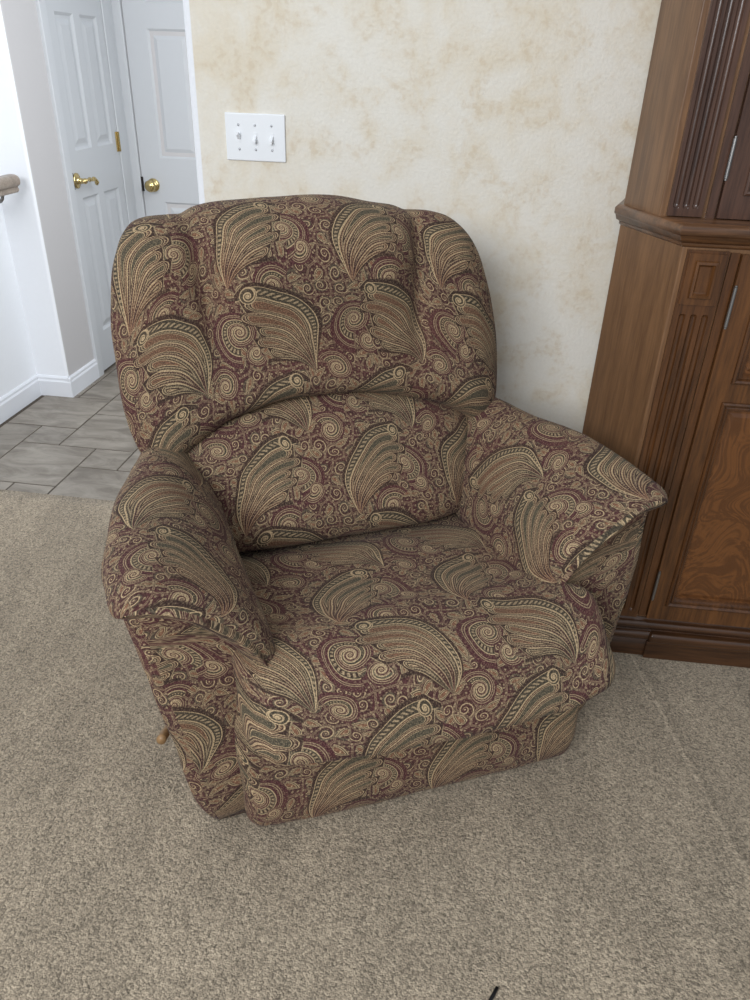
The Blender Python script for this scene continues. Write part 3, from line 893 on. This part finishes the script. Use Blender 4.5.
for r_ in (G[0], G[-1]): c.cap(r_, lambda p: (p[1], p[2]))
c.build('seat_cushion', rc, .006, 6, 3, off=(.02, .05))

# footrest panel
prof = [(.002, .014), (-.018, .034), (-.026, .09), (-.018, .16), (-.008, .23), (.006, .29), (.03, .318), (.075, .310), (.09, .20), (.085, .10), (.07, .03), (.04, .014)]
ring = spline(prof, 60, True)
def foot_row(t, ins):
    R2 = inset_ring(ring, ins); row = []
    for w, z in R2:
        u = t * .378 * lerp(1.0, 1.02, (z - .03) / .27)
        row.append((u + .008, w + .018 - .045 * (u + .37) / .76 - .010 * (1 - t * t), z))
    return row
G = [foot_row(t, i) for t, i in sweep_params(.036, .378, 30)]
c = Cloth(); c.grid(G, True, ref=(len(G) // 2, 0), swap=True)
for r_ in (G[0], G[-1]): c.cap(r_, lambda p: (p[1], p[2]))
c.build('footrest_panel', rc, .004, 7, 4, off=(.09, .07))

# arms
FR = [(.285, .40), (.290, .46), (.312, .53), (.358, .590), (.42, .634), (.48, .660), (.525, .664), (.553, .650), (.562, .632), (.548, .612), (.46, .586), (.40, .540), (.345, .462), (.312, .40)]
BK = [(.29, .42), (.295, .50), (.312, .58), (.342, .645), (.375, .675), (.405, .678), (.43, .662), (.446, .63), (.448, .60), (.44, .56), (.41, .52), (.38, .48), (.345, .43), (.312, .40)]
def two_chains(P, lip=8, n=28):
    full = spline(P, 400, True)
    k = min(range(400), key=lambda i: math.dist(full[i], P[lip]))
    up = spline_open(full[:k + 1], n + 1); lo = spline_open(full[k:] + [full[0]], n + 1)
    return up + lo[1:-1]
frs = two_chains(FR); bks = two_chains(BK)
def arm_narrow(w): return max(0.0, min(1.0, (w - .10) / .52)) ** 1.6
def arm_ring(w):
    t = arm_narrow(w); dz = -.006 * smooth01((.10 - w) / .16) + .012 * math.sin(PI * max(0, min(1, (w - .05) / .5)))
    return [(lerp(a[0], b[0], t), lerp(a[1], b[1], t) + dz * smooth01((a[1] - .42) / .15)) for a, b in zip(frs, bks)]
for side in (-1, 1):
    arm = bpy.data.objects.new('armrest', None); COL.objects.link(arm); arm.parent = rc; arm.empty_display_size = .05
    arm['label'] = ('padded armrest on the left in the photo' if side < 0 else 'padded armrest on the right in the photo')
    rr = .045; G = []
    w0 = .000 if side < 0 else .028
    for k in range(7):
        th = PI / 2 * (1 - k / 6)
        G.append([(side * u, w0 + rr * (1 - math.sin(th)), z) for u, z in inset_ring(arm_ring(w0 + rr), rr * .55 * (1 - math.cos(th)))])
    for k in range(1, 34):
        w = lerp(w0 + rr, .66, k / 33); G.append([(side * u, w, z) for u, z in arm_ring(w)])
    c = Cloth(); c.grid(G, True, ref=(8, 4), off=(.07 * side, .1))
    c.zipcap(G[0], lambda p: (p[0], p[2]), 28, .014); c.cap(G[-1], lambda p: (p[0], p[2]))
    c.build('arm_cushion', arm, .006, 7, 5 + side, off=(.03, .06))
    # the panel below the cushion flares outward to the top
    G = []
    for k in range(26):
        z = lerp(.018, .585, k / 25); e = 0.0
        if k < 4: e = .014 * (1 - k / 4) ** 2
        out = lerp(.448, .552, (z / .60) ** .95) + (lerp(.034, .024, z / .6) if side > 0 else 0); inn = lerp(.318, .43, smooth01((z - .42) / .18)); wf = lerp(.042, .070, z / .6) - .008 * math.sin(PI * z / .6) + .012 * smooth01((z - .45) / .1); wb = .70
        pts = []
        rc_ = .028
        for cx, cy, a0 in ((out - rc_, wf + rc_, -90), (out - rc_, wb - rc_, 0), (inn + .01, wb - .01, 90), (inn + .01, wf + .01, 180)):
            r_ = rc_ if cx > .4 else .01
            for q in range(7):
                a = math.radians(a0 + 90 * q / 6); pts.append((cx + (r_ - e) * math.cos(a), cy + (r_ - e) * math.sin(a)))
        pts = spline_lin(pts, 96)
        G.append([(side * (u - (.105 * arm_narrow(w) * (z / .6) if u > .36 else 0)), w, z) for u, w in pts])
    c = Cloth(); c.grid(G, True, ref=(0, 0), off=(.1, .02), flip=(side < 0))
    c.cap(G[0], lambda p: (p[0], p[1])); c.cap(G[-1], lambda p: (p[0], p[1]))
    c.build('arm_panel', arm, .004, 7, 8 + side, off=(.04 * side, .1))

# rear upholstery, base and lever
c = Cloth(); G = []
for k in range(24):
    z = lerp(.05, 1.02, k / 23); hw = lerp(.33, .40, smooth01(z / .6)) - .06 * smooth01((z - .8) / .25); wb = lerp(.70, .80, smooth01((z - .2) / .7)); wf = wb - .10 - .02 * smooth01((z - .5) / .3)
    G.append(spline_lin([(-hw, wf), (-hw, wb - .03), (-hw + .03, wb), (hw - .03, wb), (hw, wb - .03), (hw, wf)], 60, z))
c.grid(G, True, ref=(0, 0)); c.cap(G[0], lambda p: (p[0], p[1])); c.cap(G[-1], lambda p: (p[0], p[1]))
c.build('rear_panel', rc, .003, 6, 12)
bm = bmesh.new(); add_box(bm, -.335, .335, .10, .66, .045, .31)
finish(bm, 'underframe', M['lining'], rc)
bm = bmesh.new()
for sx in (-1, 1): add_box(bm, sx * .30 - .035, sx * .30 + .035, .10, .66, 0, .047)
for y in (.14, .60): add_box(bm, -.30, .30, y - .03, y + .03, .012, .046)
finish(bm, 'base_rail', M['dark'], rc, bev=.004)
bm = bmesh.new()
add_tube(bm, spline([(-.40, .27, .165), (-.44, .25, .167), (-.475, .215, .172), (-.500, .175, .182), (-.512, .150, .190)], 20), [lerp(.008, .010, k / 19) for k in range(20)], 12)
h = finish(bm, 'recline_lever', M['lever'], rc, smooth=True); h['label'] = 'wooden recline lever'

# ---------------------------------------------------------------- cord end on the carpet
bm = bmesh.new()
add_tube(bm, [(.151, .744, .004), (.143, .728, .004), (.128, .70, .004), (.10, .655, .004), (.06, .60, .004)], .0032, 10)
tag(finish(bm, 'cord', M['cord'], smooth=True), 'thin black cord end lying on the carpet at the bottom edge', 'cord')

# ---------------------------------------------------------------- light, sky, camera
w = bpy.data.worlds.new('sky'); bpy.context.scene.world = w; w.use_nodes = True
bg = w.node_tree.nodes['Background']; bg.inputs[0].default_value = (.86, .93, 1, 1); E.tree = w.node_tree
gx, gy, gz = sep(coords('Generated'))
gs = .24 + vmax(gz, 0.0) * .50              # brighter overhead, like a pale ceiling above the room
w.node_tree.links.new(gs.s, bg.inputs[1])
def area(name, loc, target, sx, sy, power, col=(1, 1, 1)):
    l = bpy.data.lights.new(name, 'AREA'); l.shape = 'RECTANGLE'; l.size = sx; l.size_y = sy; l.energy = power; l.color = col
    o = bpy.data.objects.new(name, l); COL.objects.link(o); o.location = loc
    o.rotation_euler = (Vector(target) - Vector(loc)).to_track_quat('-Z', 'Y').to_euler()
    return o
area('window_light', (-1.3, -2.2, 2.5), (-.3, 1.6, .6), 2.2, 1.5, 118, (.95, .97, 1))
area('hall_light', (-.45, 2.75, 1.7), (-2.03, 2.6, 1.1), .7, 1.4, 17, (.90, .95, 1))
cam = bpy.data.cameras.new('camera'); co = bpy.data.objects.new('camera', cam); COL.objects.link(co)
cam.sensor_fit = 'VERTICAL'; cam.sensor_height = 24; cam.lens = 24 * .751; cam.clip_start = .02
Rr, Fr, Ur = (.98929647, .09664226, -.10932875), (.14294866, -.49145282, .85909243), (.02929471, -.8655255, -.50000742)
cx = Vector((Rr[0], Fr[0], Ur[0])).normalized(); cz = -Vector((Rr[2], Fr[2], Ur[2])).normalized(); cy = cz.cross(cx)
mt = Matrix((cx, cy, cz)).transposed().to_4x4(); mt.translation = Vector((0, 0, 1.4)); co.matrix_world = mt
bpy.context.scene.camera = co
vs = bpy.context.scene.view_settings; vs.view_transform = 'Standard'; vs.look = 'None'; vs.exposure = .25; vs.gamma = 1
